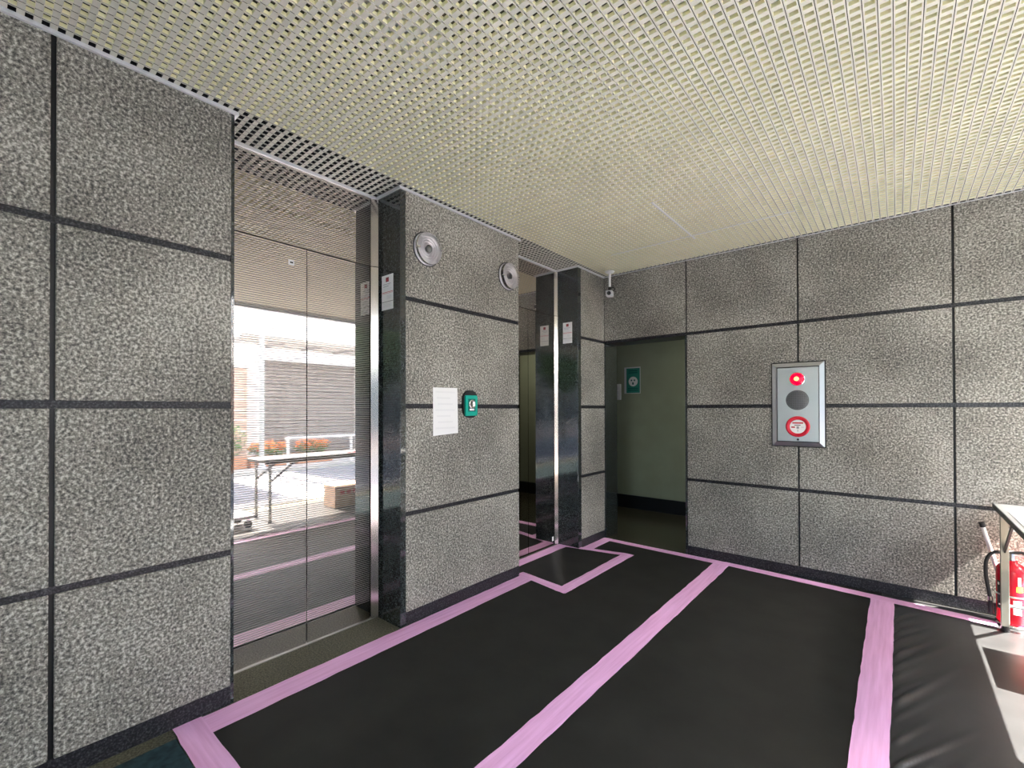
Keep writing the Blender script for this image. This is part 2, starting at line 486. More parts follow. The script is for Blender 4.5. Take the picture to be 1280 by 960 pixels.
# fascia at the open front and solid ends of the plenum
tn += 1
tag(obox('trim_%d' % tn, 'fascia_blue', XE, XE + 0.05, YN, CY, 2.515, 3.3), 'blue grey metal fascia at the open front', 'fascia', kind='structure')
tn += 1
tag(obox('trim_%d' % tn, 'fascia_blue', -2.75, XE + 0.05, YN - 0.05, YN, 2.515, 3.3), 'blue grey metal fascia at the open end', 'fascia', kind='structure')
tag(obox('wall_upper', 'concrete', -2.75, 2.45, YN - 0.5, CY + 6, 3.30, 7.5), 'upper floor of the building projecting over the pavement', 'wall', kind='structure')
tag(obox('ceiling_overhang', 'fascia_blue', XE + 0.05, 2.45, YN - 0.5, CY + 6, 2.88, 3.30), 'grey soffit of the overhanging upper floor', 'ceiling', kind='structure')
tag(obox('wall_light_block', 'granite_rough', -2.75, 0.1, YN - 0.2, YN - 0.05, 0, 3.3), 'added granite wall out of view at the lobby end, cutting light', 'wall', kind='structure')  # added out of view to cut the light reaching the back wall
# fluorescent tubes above the louver
lamps = [(-1.55, -0.35), (-1.55, 0.85), (-1.55, 2.05), (-1.50, 3.25), (-0.62, 0.2), (-0.62, 1.5), (-0.62, 2.8)]
for i_, (lx, ly) in enumerate(lamps):
    t = thing('uplight_lamp', (lx, ly, 2.98), 'warm tube lamp shining upward above the louver ceiling', 'lamp', 'lamps above the louver ceiling')
    hw = 0.34 if lx < -1 else 0.2
    obox('housing', 'white_plastic', lx - hw * 0.3, lx + hw * 0.3, ly - 0.5, ly + 0.5, 2.80, 2.83, t)
    for sy in (-0.45, 0.45): obox('hanger', 'white_plastic', lx - 0.008, lx + 0.008, ly + sy - 0.004, ly + sy + 0.004, 2.831, 2.98, t)
    bm = B(); cyl(bm, (lx, ly - 0.44, 2.86), (lx, ly + 0.44, 2.86), 0.014, seg=10); link('tube', bm, 'lamp_tube', t)

# ------------------------------------------------------------------ lift entrances
pbr('mirror_steel', (0.60, 0.56, 0.52), 0.035, 1.0)
def lift(n, y0, y1, yc, label, plate):
    face = 'etched_steel' if plate else 'mirror_steel'
    d = thing('door_%d' % n, (XD, yc, 0), label, 'lift door', kind='structure')
    yl, yr = yc - 0.387, yc + 0.387
    ZT = 2.135
    obox('back_plate', 'black_gap', XD - 0.06, XD - 0.045, y0, y1, 0, ZC + 0.05, d)
    for a, c in ((yl + 0.003, yc - 0.0025), (yc + 0.0025, yr - 0.003)):
        leaf = obox('door_leaf', face, XD - 0.04, XD - 0.004, a, c, 0.006, ZT - 0.004, d)
        if a < yc - 0.1 and plate:
            obox('key_plate', 'trim_white', XD - 0.004, XD - 0.002, 1.073, 1.102, 2.029, 2.056, leaf)
            obox('key_slot', 'black_gap', XD - 0.002, XD - 0.0012, 1.080, 1.096, 2.039, 2.046, leaf)
    obox('transom', face, XD - 0.04, XD, yl, yr, ZT, ZC, d)
    for s, (a, c) in ((-1, (y0 + 0.0005, yl - 0.0035)), (1, (yr + 0.0035, y1 - 0.0005))):
        for z0, z1 in ((0.0045, ZT - 0.002), (ZT + 0.002, ZC - 0.012)):      # splayed posts, deeper at the jamb
            xa, xc = (XD + 0.018, XD) if s < 0 else (XD, XD + 0.018)
            ring = [(XD - 0.04, a), (XD - 0.04, c), (xc, c), (xa, a)]
            bm = B()
            lo = [bm.verts.new((px, py, z0)) for px, py in ring]; hi = [bm.verts.new((px, py, z1)) for px, py in ring]
            bm.faces.new(hi); bm.faces.new(lo)
            for i in range(4): bm.faces.new((lo[i], lo[(i + 1) % 4], hi[(i + 1) % 4], hi[i]))
            bmesh.ops.recalc_face_normals(bm, faces=bm.faces)
            link('frame_post', bm, 'steel', d)
    obox('sill', 'sill_steel', XD - 0.04, XD + 0.006, y0 + 0.001, y1 - 0.001, 0.0, 0.004, d)
    if not plate:
        obox('frame_sticker', 'paper_white', XD - 0.004, XD - 0.0032, yr - 0.034, yr - 0.010, 0.045, 0.085, d)
    return d
lift(1, J0, J1, 1.171, 'mirror steel lift door with a small key plate on its leaf', True)
lift(2, K0, K1, 3.111, 'mirror steel lift door next to the dark doorway', False)

# ------------------------------------------------------------------ protection sheets and pink tape
def sheet(name, x0, x1, y0, y1, label, z=0.003):
    bm = B(); box(bm, x0, x1, y0, y1, 0.0002, z, 0.0008)
    return tag(link(name, bm, 'black_sheet'), label, 'floor sheet', 'black sheets on the lobby floor')
sheet('protection_sheet', -2.19, -1.0855, 0.555, 4.012, 'matt black floor sheet lying along the lift wall')
sheet('protection_sheet', -1.0845, -0.0855, 0.555, 4.012, 'matt black floor sheet between two long pink tape strips')
# mat in front of the second lift
bm = B()
pts = [(-2.40, 2.70), (-2.2, 2.70), (-1.775, 2.66), (-1.775, 3.65), (-2.19, 3.53), (-2.40, 3.52)]
lo = [bm.verts.new((px, py, 0.0032)) for px, py in pts]; hi = [bm.verts.new((px, py, 0.0060)) for px, py in pts]
bm.faces.new(list(reversed(lo))); bm.faces.new(hi)
for i in range(len(pts)):
    j = (i + 1) % len(pts); bm.faces.new((lo[i], lo[j], hi[j], hi[i]))
tag(link('protection_sheet', bm, 'black_sheet'), 'small black mat taped down in front of the lift next to the doorway', 'floor sheet', 'black sheets on the lobby floor')
# wrinkled sheet at the open side
bm = B()
NX, NY = 80, 400
gx0, gx1, gy0, gy1 = -0.0845, 1.22, 0.555, 4.010
rw = random.Random(3)
ridges = []
yy = gy0 - 0.3
while yy < gy1 + 0.3:
    ridges.append((yy, rw.uniform(0.020, 0.036), rw.uniform(0.08, 0.19), rw.uniform(0.010, 0.019), rw.uniform(1.8, 2.3)))
    yy += rw.uniform(0.09, 0.18)
grid = []
for i in range(NX + 1):
    u = i / NX; gx = gx0 + (gx1 - gx0) * u ** 1.5
    row = []
    for j in range(NY + 1):
        gy = gy0 + (gy1 - gy0) * j / NY
        h = 0.0
        d = gx + 0.03
        if d > 0:
            for (ry, rwid, rlen, ramp, slope) in ridges:
                q = (gy - ry - slope * d) / rwid
                if abs(q) < 3: h += ramp * math.exp(-q * q) * math.exp(-(d / rlen) ** 2) * min(1, d / 0.03)
            h += 0.004 * (math.sin(gx * 9 + gy * 4.3) * math.sin(gy * 6.1 - gx * 3) + 1) * min(1, d / 0.15) * 0.5 * max(0.25, 1 - d / 0.35)
        e = min(gx - gx0, gx1 - gx, gy - gy0, gy1 - gy)
        h *= max(0.0, min(1.0, e / 0.04)) * max(0.0, min(1.0, (3.83 - gy) / 0.15))
        row.append(bm.verts.new((gx, gy, 0.003 + h)))
    grid.append(row)
for i in range(NX):
    for j in range(NY):
        bm.faces.new((grid[i][j], grid[i + 1][j], grid[i + 1][j + 1], grid[i][j + 1]))
ext = bmesh.ops.extrude_edge_only(bm, edges=[e for e in bm.edges if e.is_boundary])
for v in [g for g in ext['geom'] if isinstance(g, bmesh.types.BMVert)]: v.co.z = 0.0003
tag(link('protection_sheet', bm, 'black_sheet_shiny', None, True), 'wrinkled shiny black floor sheet at the open street side', 'floor sheet', 'black sheets on the lobby floor')

pbr('teal_carpet', (0.012, 0.035, 0.042), 0.9, var=0.5, vscale=40)
tag(obox('entrance_mat', 'teal_carpet', -2.12, 1.15, -2.6, 0.512, 0.0003, 0.006, None, 0.002), 'dark teal carpet mat in front of the taped black sheets', 'mat')
tz = [0.0062]
def tape(p0, p1, w0, w1, label, z=None, n=None):
    """strip from p0 to p1 (centre line), width w0..w1, edges slightly uneven"""
    p0, p1 = Vector((*p0, 0)), Vector((*p1, 0))
    d = (p1 - p0); L = d.length; t = d.normalized(); s = Vector((-t.y, t.x, 0))
    n = n or max(6, int(L / 0.06))
    if z is None: tz[0] += 0.0004; z = tz[0]
    rt = random.Random(int(L * 1000) + int(p0.x * 77))
    top, bot = [], []
    for i in range(n + 1):
        u = i / n; c = p0 + d * u; w = (w0 + (w1 - w0) * u) / 2
        a = c + s * (w + rt.uniform(-.0025, .0025)); e = c - s * (w + rt.uniform(-.0025, .0025))
        zz = z + rt.uniform(0, .0006)
        top.append((Vector((a.x, a.y, z)), Vector((c.x, c.y, zz + .0003)), Vector((e.x, e.y, z))))
    bm = B()
    V = [[bm.verts.new(q) for q in r] for r in top]
    W = [[bm.verts.new(Vector((q.x, q.y, z - 0.0003))) for q in r] for r in top]
    for i in range(n):
        for k in range(2):
            bm.faces.new((V[i][k], V[i][k + 1], V[i + 1][k + 1], V[i + 1][k]))
            bm.faces.new((W[i][k], W[i + 1][k], W[i + 1][k + 1], W[i][k + 1]))
        bm.faces.new((V[i][0], V[i + 1][0], W[i + 1][0], W[i][0]))
        bm.faces.new((V[i][2], W[i][2], W[i + 1][2], V[i + 1][2]))
    for i in (0, n):
        for k in range(2): bm.faces.new((V[i][k], W[i][k], W[i][k + 1], V[i][k + 1]))
    bmesh.ops.recalc_face_normals(bm, faces=bm.faces)
    o = link('floor_tape', bm, 'tape_pink_y' if abs(t.y) > abs(t.x) else 'tape_pink_x')
    return tag(o, label, 'tape', 'pink tape strips on the floor sheets')
tape((-2.115, 0.52), (-2.125, 2.72), 0.135, 0.125, 'long pink tape strip along the foot of the lift wall')
tape((-2.19, 0.566), (1.2, 0.566), 0.10, 0.10, 'pink tape strip between the teal mat and the black sheets')
tape((-1.083, 0.56), (-1.093, 3.93), 0.108, 0.118, 'long pink tape strip between the two matt black sheets')
tape((-0.088, 0.56), (-0.079, 3.89), 0.108, 0.122, 'long pink tape strip beside the wrinkled shiny sheet')
tape((-2.17, 3.965), (-1.05, 3.945), 0.075, 0.095, 'pink tape strip across the foot of the dark doorway')
tape((-1.08, 3.955), (0.44, 3.852), 0.085, 0.095, 'pink tape strip along the skirting below the alarm panel')
tape((-2.140, 3.58), (-2.145, 4.0), 0.10, 0.095, 'short pink tape strip by the narrow pier beside the doorway')
tape((-2.365, 2.70), (-2.365, 3.528), 0.10, 0.10, 'pink tape strip on the sill of the lift next to the doorway')
tape((-2.215, 2.715), (-1.735, 2.650), 0.075, 0.09, 'short slanting pink tape strip from the pier corner to the mat')
tape((-1.776, 2.612), (-1.779, 3.675), 0.090, 0.094, 'pink tape strip along the outer side of the small mat')
tape((-2.40, 3.508), (-1.78, 3.648), 0.055, 0.065, 'narrow slanting pink tape strip on the doorway side of the small mat')

# ------------------------------------------------------------------ wall lamps on the middle pier
def wall_lamp(y, z, label):
    t = thing('wall_lamp', (XL, y, z), label, 'wall lamp', 'round glass lamps on the middle pier')
    c = (XL, y, z); ax = (1, 0, 0)
    bm = B(); lathe(bm, [(0.0985, 0.0), (0.104, 0.0), (0.104, 0.004), (0.0985, 0.004)], c, ax, 44); link('ring', bm, 'black_plastic', t, True)
    rp0 = [(0.098, 0.001), (0.098, 0.010)] + [(0.096 - 0.0055 * k, 0.012 + (0.007 if k % 3 == 0 else -0.004) - 0.0004 * k) for k in range(1, 15)] + [(0.0, 0.004)]
    bm = B(); lathe(bm, rp0, c, ax, 44); link('reflector', bm, 'lamp_reflector', t, True)
    front = [(0.0965, 0.018), (0.0965, 0.030), (0.090, 0.040), (0.078, 0.044), (0.066, 0.040), (0.054, 0.046), (0.040, 0.045), (0.022, 0.050), (0, 0.051)]
    bm = B(); lathe(bm, [(0, 0.026), (0.050, 0.027), (0.094, 0.018)] + front, c, ax, 44)
    bmesh.ops.remove_doubles(bm, verts=bm.verts, dist=1e-5); bmesh.ops.recalc_face_normals(bm, faces=bm.faces)
    link('glass_lens', bm, 'clear_glass', t, True)
    bm = B(); lathe(bm, [(0.0, 0.006), (0.018, 0.006), (0.020, 0.012), (0.022, 0.018), (0.014, 0.023), (0.0, 0.0245)], c, ax, 20); link('bulb', bm, 'speaker_grey', t, True)
    for s in (-1, 1):
        bm = B(); box(bm, XL + 0.028, XL + 0.044, y + s * 0.086 - 0.008, y + s * 0.086 + 0.008, z + s * 0.012 - 0.005, z + s * 0.012 + 0.005, 0.002); link('clip', bm, 'chrome', t)
wall_lamp(1.796, 2.245, 'round clear glass wall lamp above the white notice')
wall_lamp(2.558, 2.247, 'round clear glass wall lamp close to the lift beside the doorway')

# ------------------------------------------------------------------ stickers on the polished jambs
def sticker(yj, x0, x1, z0, z1, label):
    t = thing('notice_sticker', ((x0 + x1) / 2, yj, z0), label, 'sticker', 'white notice stickers on the lift jambs')
    w, h = x1 - x0, z1 - z0
    def pr(nm, mt, u0, u1, v0, v1, k=1):
        obox(nm, mt, x0 + w * u0, x0 + w * u1, yj - 0.0008 - 0.0004 * k, yj - 0.0008, z0 + h * v0, z0 + h * v1, t)
    obox('sheet', 'paper_white', x0, x1, yj - 0.0008, yj - 0.0001, z0, z1, t)
    pr('emblem', 'print_maroon', 0.36, 0.62, 0.80, 0.93); pr('emblem_bar', 'print_red', 0.41, 0.57, 0.84, 0.86, 2)
    for i, v in enumerate((0.735, 0.70, 0.665)): pr('text_line', 'print_grey' if i != 1 else 'print_pale', 0.12, 0.80 - 0.1 * i, v, v + 0.014)
    for v in (0.60, 0.555): pr('text_line', 'print_pale', 0.1, 0.88, v, v + 0.01)
    pr('red_line', 'print_red', 0.03, 0.97, 0.500, 0.515); pr('red_line', 'print_red', 0.03, 0.97, 0.470, 0.478)
    for i, v in enumerate((0.40, 0.37, 0.34, 0.31)): pr('text_line', 'print_pale', 0.45, 0.85, v, v + 0.012)
    pr('dark_line', 'print_dark', 0.02, 0.98, 0.225, 0.237)
    for v in (0.17, 0.13, 0.09): pr('text_line', 'print_pale', 0.12, 0.85, v, v + 0.014)
sticker(J1, -2.380, -2.265, 1.862, 2.070, 'white notice sticker on the jamb beside the key plate lift')
sticker(K1, -2.358, -2.258, 1.870, 2.062, 'white notice sticker on the jamb near the dark doorway')

# ------------------------------------------------------------------ paper notice and green push unit on the middle pier
t = thing('paper_notice', (XL, 1.95, 1.1), 'blank looking white paper notice stuck on the middle granite pier', 'paper')
bm = B()
q = [(1.846, 1.100), (2.056, 1.111), (2.050, 1.404), (1.845, 1.402)]
a = [bm.verts.new((XL + 0.0012, y, z)) for y, z in q]; c = [bm.verts.new((XL + 0.0020, y, z)) for y, z in q]
bm.faces.new(c); bm.faces.new(list(reversed(a)))
for i in range(4): bm.faces.new((a[i], a[(i + 1) % 4], c[(i + 1) % 4], c[i]))
link('sheet', bm, 'paper_white', t)
pbr('print_faint', (0.74, 0.74, 0.735), 0.8)
for i in range(7):
    z = 1.375 - i * 0.038
    obox('text_line', 'print_faint', XL + 0.0020, XL + 0.0023, 1.865 + 0.01 * (i % 3), 2.03 - 0.02 * ((i * 2) % 3), z - 0.005, z + 0.005, t)
t = thing('push_button_unit', (XL, 2.157, 1.21), 'green boxed push button unit on the middle pier beside the paper', 'push button')
bm = B()
def rrect(bm, y0, y1, z0, z1, r, x0, x1, n=6):
    pts = []
    for (cy, cz, a0) in ((y1 - r, z1 - r, 0), (y0 + r, z1 - r, 90), (y0 + r, z0 + r, 180), (y1 - r, z0 + r, 270)):
        for k in range(n + 1):
            a = R(a0 + 90 * k / n); pts.append((cy + r * math.cos(a), cz + r * math.sin(a)))
    lo = [bm.verts.new((x0, y, z)) for y, z in pts]; hi = [bm.verts.new((x1, y, z)) for y, z in pts]
    bm.faces.new(hi); bm.faces.new(list(reversed(lo)))
    for i in range(len(pts)):
        j = (i + 1) % len(pts); bm.faces.new((lo[i], lo[j], hi[j], hi[i]))
rrect(bm, 2.092, 2.228, 1.208, 1.392, 0.06, XL, XL + 0.014); link('back_housing', bm, 'black_plastic', t)
bm = B(); rrect(bm, 2.103, 2.212, 1.222, 1.358, 0.010, XL + 0.0142, XL + 0.026); link('cover', bm, 'green_plastic', t)
obox('window', 'green_dark', XL + 0.026, XL + 0.027, 2.125, 2.192, 1.250, 1.335, t)
bm = B(); lathe(bm, [(0.030, 0), (0.030, 0.007), (0.022, 0.010), (0.018, 0.006), (0, 0.007)], (XL + 0.027, 2.158, 1.300), (1, 0, 0)); link('button', bm, 'chrome', t, True)
obox('label_plate', 'paper_white', XL + 0.027, XL + 0.0278, 2.138, 2.180, 1.258, 1.268, t)

# ------------------------------------------------------------------ fire alarm panel on the back wall
t = thing('alarm_panel', (-0.567, YB, 0.985), 'steel framed fire alarm panel with lit red lamp on the back wall', 'alarm panel')
ax0, ax1, az0, az1 = -0.736, -0.400, 0.983, 1.610
bm = B()
box(bm, ax0 - 0.008, ax1 + 0.008, YB - 0.006, YB - 0.0002, az0 - 0.008, az1 + 0.008); link('gasket', bm, 'black_plastic', t)
bm = B(); fw = 0.030
def frame_bar(bm, p):   # four mitred bars with a sloping face
    lo = [bm.verts.new(v) for v in p[0]]; hi = [bm.verts.new(v) for v in p[1]]
    bm.faces.new(hi); bm.faces.new(list(reversed(lo)))
    for i in range(4): bm.faces.new((lo[i], lo[(i + 1) % 4], hi[(i + 1) % 4], hi[i]))
cor_o = [(ax0, az0), (ax1, az0), (ax1, az1), (ax0, az1)]
cor_i = [(ax0 + fw, az0 + fw), (ax1 - fw, az0 + fw), (ax1 - fw, az1 - fw), (ax0 + fw, az1 - fw)]
for i in range(4):
    j = (i + 1) % 4
    bm = B()
    y0, yo, yi = YB - 0.006, YB - 0.014, YB - 0.026
    lo = [(cor_o[i][0], y0, cor_o[i][1]), (cor_o[j][0], y0, cor_o[j][1]), (cor_i[j][0], y0, cor_i[j][1]), (cor_i[i][0], y0, cor_i[i][1])]
    hi = [(cor_o[i][0], yo, cor_o[i][1]), (cor_o[j][0], yo, cor_o[j][1]), (cor_i[j][0], yi, cor_i[j][1]), (cor_i[i][0], yi, cor_i[i][1])]
    frame_bar(bm, (lo, hi)); bmesh.ops.recalc_face_normals(bm, faces=bm.faces)
    link('frame_bar', bm, 'steel_brushed', t)
obox('seam', 'black_gap', ax0 + fw, ax1 - fw, YB - 0.010, YB - 0.006, az0 + fw, az1 - fw, t)
pbr('plate_steel', (0.56, 0.62, 0.63), 0.34, 0.7)
obox('plate', 'plate_steel', ax0 + fw + 0.005, ax1 - fw - 0.005, YB - 0.018, YB - 0.010, az0 + fw + 0.005, az1 - fw - 0.005, t, 0.002)
yp = YB - 0.018; axn = (0, -1, 0)
bm = B(); lathe(bm, [(0.052, 0), (0.052, 0.008), (0.047, 0.012)], (-0.569, yp, 1.487), axn, 36); o = link('lamp_rim', bm, 'chrome', t, True)
bm = B(); lathe(bm, [(0.047, 0.004), (0.046, 0.020), (0.036, 0.034), (0.018, 0.042), (0, 0.044)], (-0.569, yp, 1.487), axn, 36); o = link('alarm_lamp', bm, 'red_lens', t, True); o['label'] = 'glowing red alarm lamp'
bm = B(); lathe(bm, [(0.016, 0.0425), (0.012, 0.0455), (0, 0.047)], (-0.569, yp, 1.487), axn, 20); link('lamp_glow', bm, 'red_bulb', o, True)
bm = B(); lathe(bm, [(0.075, 0), (0.075, 0.004), (0.072, 0.006), (0, 0.006)], (-0.569, yp, 1.329), axn, 40); sp = link('speaker', bm, 'speaker_grey', t, True)
bm = B()
for i in range(-7, 8):
    for j in range(-7, 8):
        if i * i + j * j <= 49:
            box(bm, -0.569 + i * 0.0092 - 0.0018, -0.569 + i * 0.0092 + 0.0018, yp - 0.0066, yp - 0.006, 1.329 + j * 0.0092 - 0.0018, 1.329 + j * 0.0092 + 0.0018)
o = link('speaker_holes', bm, 'black_gap', sp); o['kind'] = 'stuff'
bm = B(); lathe(bm, [(0.078, 0), (0.078, 0.010), (0.072, 0.014), (0.056, 0.010), (0.052, 0.006)], (-0.567, yp, 1.130), axn, 44); bt = link('call_button', bm, 'red_button', t, True); bt['label'] = 'red ringed fire call button'
bm = B(); lathe(bm, [(0.053, 0.006), (0.0, 0.0061)], (-0.567, yp, 1.126), axn, 40); link('button_face', bm, 'paper_white', bt)
for (u0, u1, v0, v1, mt) in ((-0.022, 0.018, 0.012, 0.017, 'print_dark'), (-0.008, 0.008, -0.012, 0.006, 'print_grey'), (-0.042, -0.018, -0.006, 0.004, 'print_red'), (0.022, 0.04, -0.004, 0.002, 'print_pale'), (-0.035, 0.035, 0.026, 0.036, 'print_red'), (-0.002, 0.002, -0.034, -0.018, 'print_grey')):
    obox('print', mt, -0.567 + u0, -0.567 + u1, yp - 0.0072, yp - 0.0063, 1.126 + v0, 1.126 + v1, bt)
bm = B(); lathe(bm, [(0.008, 0), (0.008, 0.003), (0, 0.004)], (-0.567, yp, 1.033), axn, 14); link('lock', bm, 'black_plastic', t)

# ------------------------------------------------------------------ security camera under the ceiling by the doorway
sx_, sy_ = -2.035, 3.83
t = thing('security_camera', (sx_, sy_, ZC), 'small white security camera on a ceiling stem over the doorway corner', 'camera')
bm = B(); lathe(bm, [(0, -0.012), (0.045, -0.012), (0.045, -0.018), (0.030, -0.028), (0.012, -0.034), (0, -0.034)], (sx_, sy_, ZC), (0, 0, 1), 24); link('ceiling_mount', bm, 'white_plastic', t, True)
bm = B(); cyl(bm, (sx_, sy_, ZC - 0.034), (sx_, sy_, ZC - 0.155), 0.011, seg=14); link('stem', bm, 'white_plastic', t)
bm = B(); lathe(bm, [(0, -0.195), (0.014, -0.19), (0.019, -0.175), (0.014, -0.16), (0, -0.155)], (sx_, sy_, ZC), (0, 0, 1), 16); link('swivel', bm, 'black_plastic', t, True)
dv_ = Vector((0.36, -0.92, -0.12)).normalized()
cc = Vector((sx_, sy_, ZC - 0.222))
bm = B(); box(bm, -0.031, 0.031, -0.055, 0.055, -0.027, 0.027, 0.006)
rot = dv_.to_track_quat('Y', 'Z').to_matrix().to_4x4()
bmesh.ops.transform(bm, matrix=Matrix.Translation(cc) @ rot, verts=bm.verts); link('camera_body', bm, 'white_plastic', t)
bm = B(); lathe(bm, [(0, 0.054), (0.017, 0.054), (0.018, 0.070), (0.014, 0.071), (0.012, 0.066), (0, 0.067)], cc, dv_, 20); link('lens', bm, 'black_plastic', t, True)
bm = B(); tube(bm, bez((sx_ + 0.012, sy_, ZC - 0.165), (sx_ + 0.05, sy_ - 0.01, ZC - 0.16), (sx_ + 0.06, sy_ + 0.03, ZC - 0.19), (sx_ - 0.01, sy_ + 0.04, ZC - 0.205)), 0.004); link('cable', bm, 'black_plastic', t, True)

# ------------------------------------------------------------------ poster and switch in the corridor
t = thing('wall_poster', (-2.57, CY1, 1.47), 'green poster with a white disc on the corridor wall', 'poster')
obox('backing', 'print_pale', -2.690, -2.470, CY1 - 0.003, CY1 - 0.0005, 1.462, 1.800, t)
obox('panel', 'poster_green', -2.660, -2.478, CY1 - 0.004, CY1 - 0.003, 1.470, 1.785, t)
bm = B(); lathe(bm, [(0.062, 0), (0, 0.0004)], (-2.568, CY1 - 0.0042, 1.615), (0, -1, 0), 30); link('disc', bm, 'paper_white', t)
for (u, v, w_, h_) in ((-2.59, 1.63, 0.018, 0.02), (-2.55, 1.63, 0.018, 0.02), (-2.57, 1.59, 0.02, 0.03)): obox('pictogram', 'green_dark', u - w_ / 2, u + w_ / 2, CY1 - 0.0056, CY1 - 0.0048, v - h_ / 2, v + h_ / 2, t)
for v in (1.745, 1.72): obox('text_line', 'green_dark', -2.63, -2.51, CY1 - 0.0046, CY1 - 0.004, v, v + 0.014, t)
for v in (1.52, 1.497): obox('text_line', 'green_dark', -2.64, -2.50, CY1 - 0.0046, CY1 - 0.004, v, v + 0.012, t)
t = thing('switch_plate', (-2.78, CY1, 1.385), 'pale upright switch plate on the corridor wall beside the poster', 'switch')
obox('plate', 'white_plastic', -2.83, -2.735, CY1 - 0.014, CY1 - 0.0005, 1.385, 1.590, t, 0.003)
for v in (1.42, 1.48, 1.54): obox('rocker', 'print_pale', -2.80, -2.765, CY1 - 0.018, CY1 - 0.0142, v - 0.02, v + 0.02, t, 0.001)

# ------------------------------------------------------------------ folding table at the open side
TX0, TX1, TY0, TY1, TZ = 0.428, 0.878, 2.06, 3.888, 0.705
t = thing('folding_table', ((TX0 + TX1) / 2, (TY0 + TY1) / 2, 0), 'long grey folding table with steel legs at the street side', 'table')
bm = B(); box(bm, TX0 + 0.004, TX1 - 0.004, TY0 + 0.004, TY1 - 0.004, TZ - 0.024, TZ, 0.002); link('table_top', bm, 'table_top', t)
for (a, c, d, e) in ((TX0, TX0 + 0.0038, TY0, TY1), (TX1 - 0.0038, TX1, TY0, TY1), (TX0 + 0.004, TX1 - 0.004, TY0, TY0 + 0.0038), (TX0 + 0.004, TX1 - 0.004, TY1 - 0.0038, TY1)):
    obox('edge_band', 'table_edge', a, c, d, e, TZ - 0.026, TZ + 0.001, t)
for (ly, lx) in ((3.775, 0.462), (3.775, 0.842), (2.15, 0.462), (2.15, 0.842)):
    lg = obox('leg', 'leg_steel', lx - 0.017, lx + 0.017, ly - 0.011, ly + 0.011, 0.03, TZ - 0.025, t, 0.002)
    bm = B(); cyl(bm, (lx, ly, 0.006), (lx, ly, 0.034), 0.020, 0.017, 14); link('foot', bm, 'black_plastic', lg)
for ly in (3.775, 2.15):
    for z in (0.15, 0.58):
        bm = B(); cyl(bm, (0.475, ly, z), (0.83, ly, z), 0.009, seg=10); link('crossbar', bm, 'steel_brushed', t)
    s = -1 if ly > 3 else 1
    for lx in (0.462, 0.842):
        bm = B(); box(bm, -0.004, 0.004, -0.20, 0.20, -0.012, 0.012)
        bmesh.ops.transform(bm, matrix=Matrix.Translation((lx, ly + s * 0.155, 0.575)) @ Matrix.Rotation(s * R(38), 4, 'X'), verts=bm.verts); link('brace', bm, 'black_plastic', t)
for lx in (0.48, 0.82):
    obox('rail', 'table_edge', lx - 0.012, lx + 0.012, TY0 + 0.05, TY1 - 0.05, TZ - 0.045, TZ - 0.025, t)
# flyer with red print on the table
t = thing('flyer', (0.62, 3.2, TZ + 0.0030), 'white flyer with red print lying on the folding table', 'paper')
obox('sheet', 'paper_white', 0.455, 0.76, 3.05, 3.60, TZ + 0.0030, TZ + 0.0036, t)
bm = B()
tri = [(0.52, 3.15), (0.72, 3.15), (0.72, 3.50), (0.52, 3.36)]
a = [bm.verts.new((px, py, TZ + 0.0037)) for px, py in tri]; c = [bm.verts.new((px, py, TZ + 0.0041)) for px, py in tri]
bm.faces.new(c); bm.faces.new(list(reversed(a)))
for i in range(4): bm.faces.new((a[i], a[(i + 1) % 4], c[(i + 1) % 4], c[i]))
link('red_print', bm, 'print_red', t)

# ------------------------------------------------------------------ fire extinguisher beside the back wall
ex, ey = 0.505, 3.905
t = thing('fire_extinguisher', (ex, ey, 0), 'red fire extinguisher with black hose standing behind the table leg', 'extinguisher')
Z0 = 0.020
bm = B(); lathe(bm, [(0, Z0), (0.058, Z0), (0.064, Z0 + 0.010), (0.064, 0.315), (0.060, 0.338), (0.046, 0.358), (0.026, 0.368), (0.026, 0.380), (0, 0.380)], (ex, ey, 0), (0, 0, 1), 36); body = link('cylinder', bm, 'red_paint', t, True)
bm = B(); lathe(bm, [(0.067, 0.0065), (0.070, 0.0065), (0.070, 0.0195), (0.067, 0.0195), (0.060, 0.019), (0, 0.019)], (ex, ey, 0), (0, 0, 1), 30); link('base_ring', bm, 'chrome', t, True)
bm = B(); lathe(bm, [(0.0648, 0.178), (0.0648, 0.188)], (ex, ey, 0), (0, 0, 1), 36); link('band', bm, 'steel_brushed', body, True)
def arc_patch(nm, mt, a0, a1, z0, z1):
    bm = B(); n = 10; r = 0.0646; va = []
    for i in range(n + 1):
        a = R(a0 + (a1 - a0) * i / n); va.append((bm.verts.new((ex + r * math.cos(a), ey + r * math.sin(a), z0)), bm.verts.new((ex + r * math.cos(a), ey + r * math.sin(a), z1))))
    for p, q_ in zip(va[:-1], va[1:]): bm.faces.new((p[0], q_[0], q_[1], p[1]))
    link(nm, bm, mt, body, True)
arc_patch('white_label', 'paper_white', 268, 300, 0.085, 0.165)
arc_patch('yellow_label', 'yellow_label', 280, 305, 0.215, 0.245)
arc_patch('white_label', 'paper_white', 285, 298, 0.25, 0.30)
arc_patch('dark_label', 'print_dark', 200, 255, 0.10, 0.26)
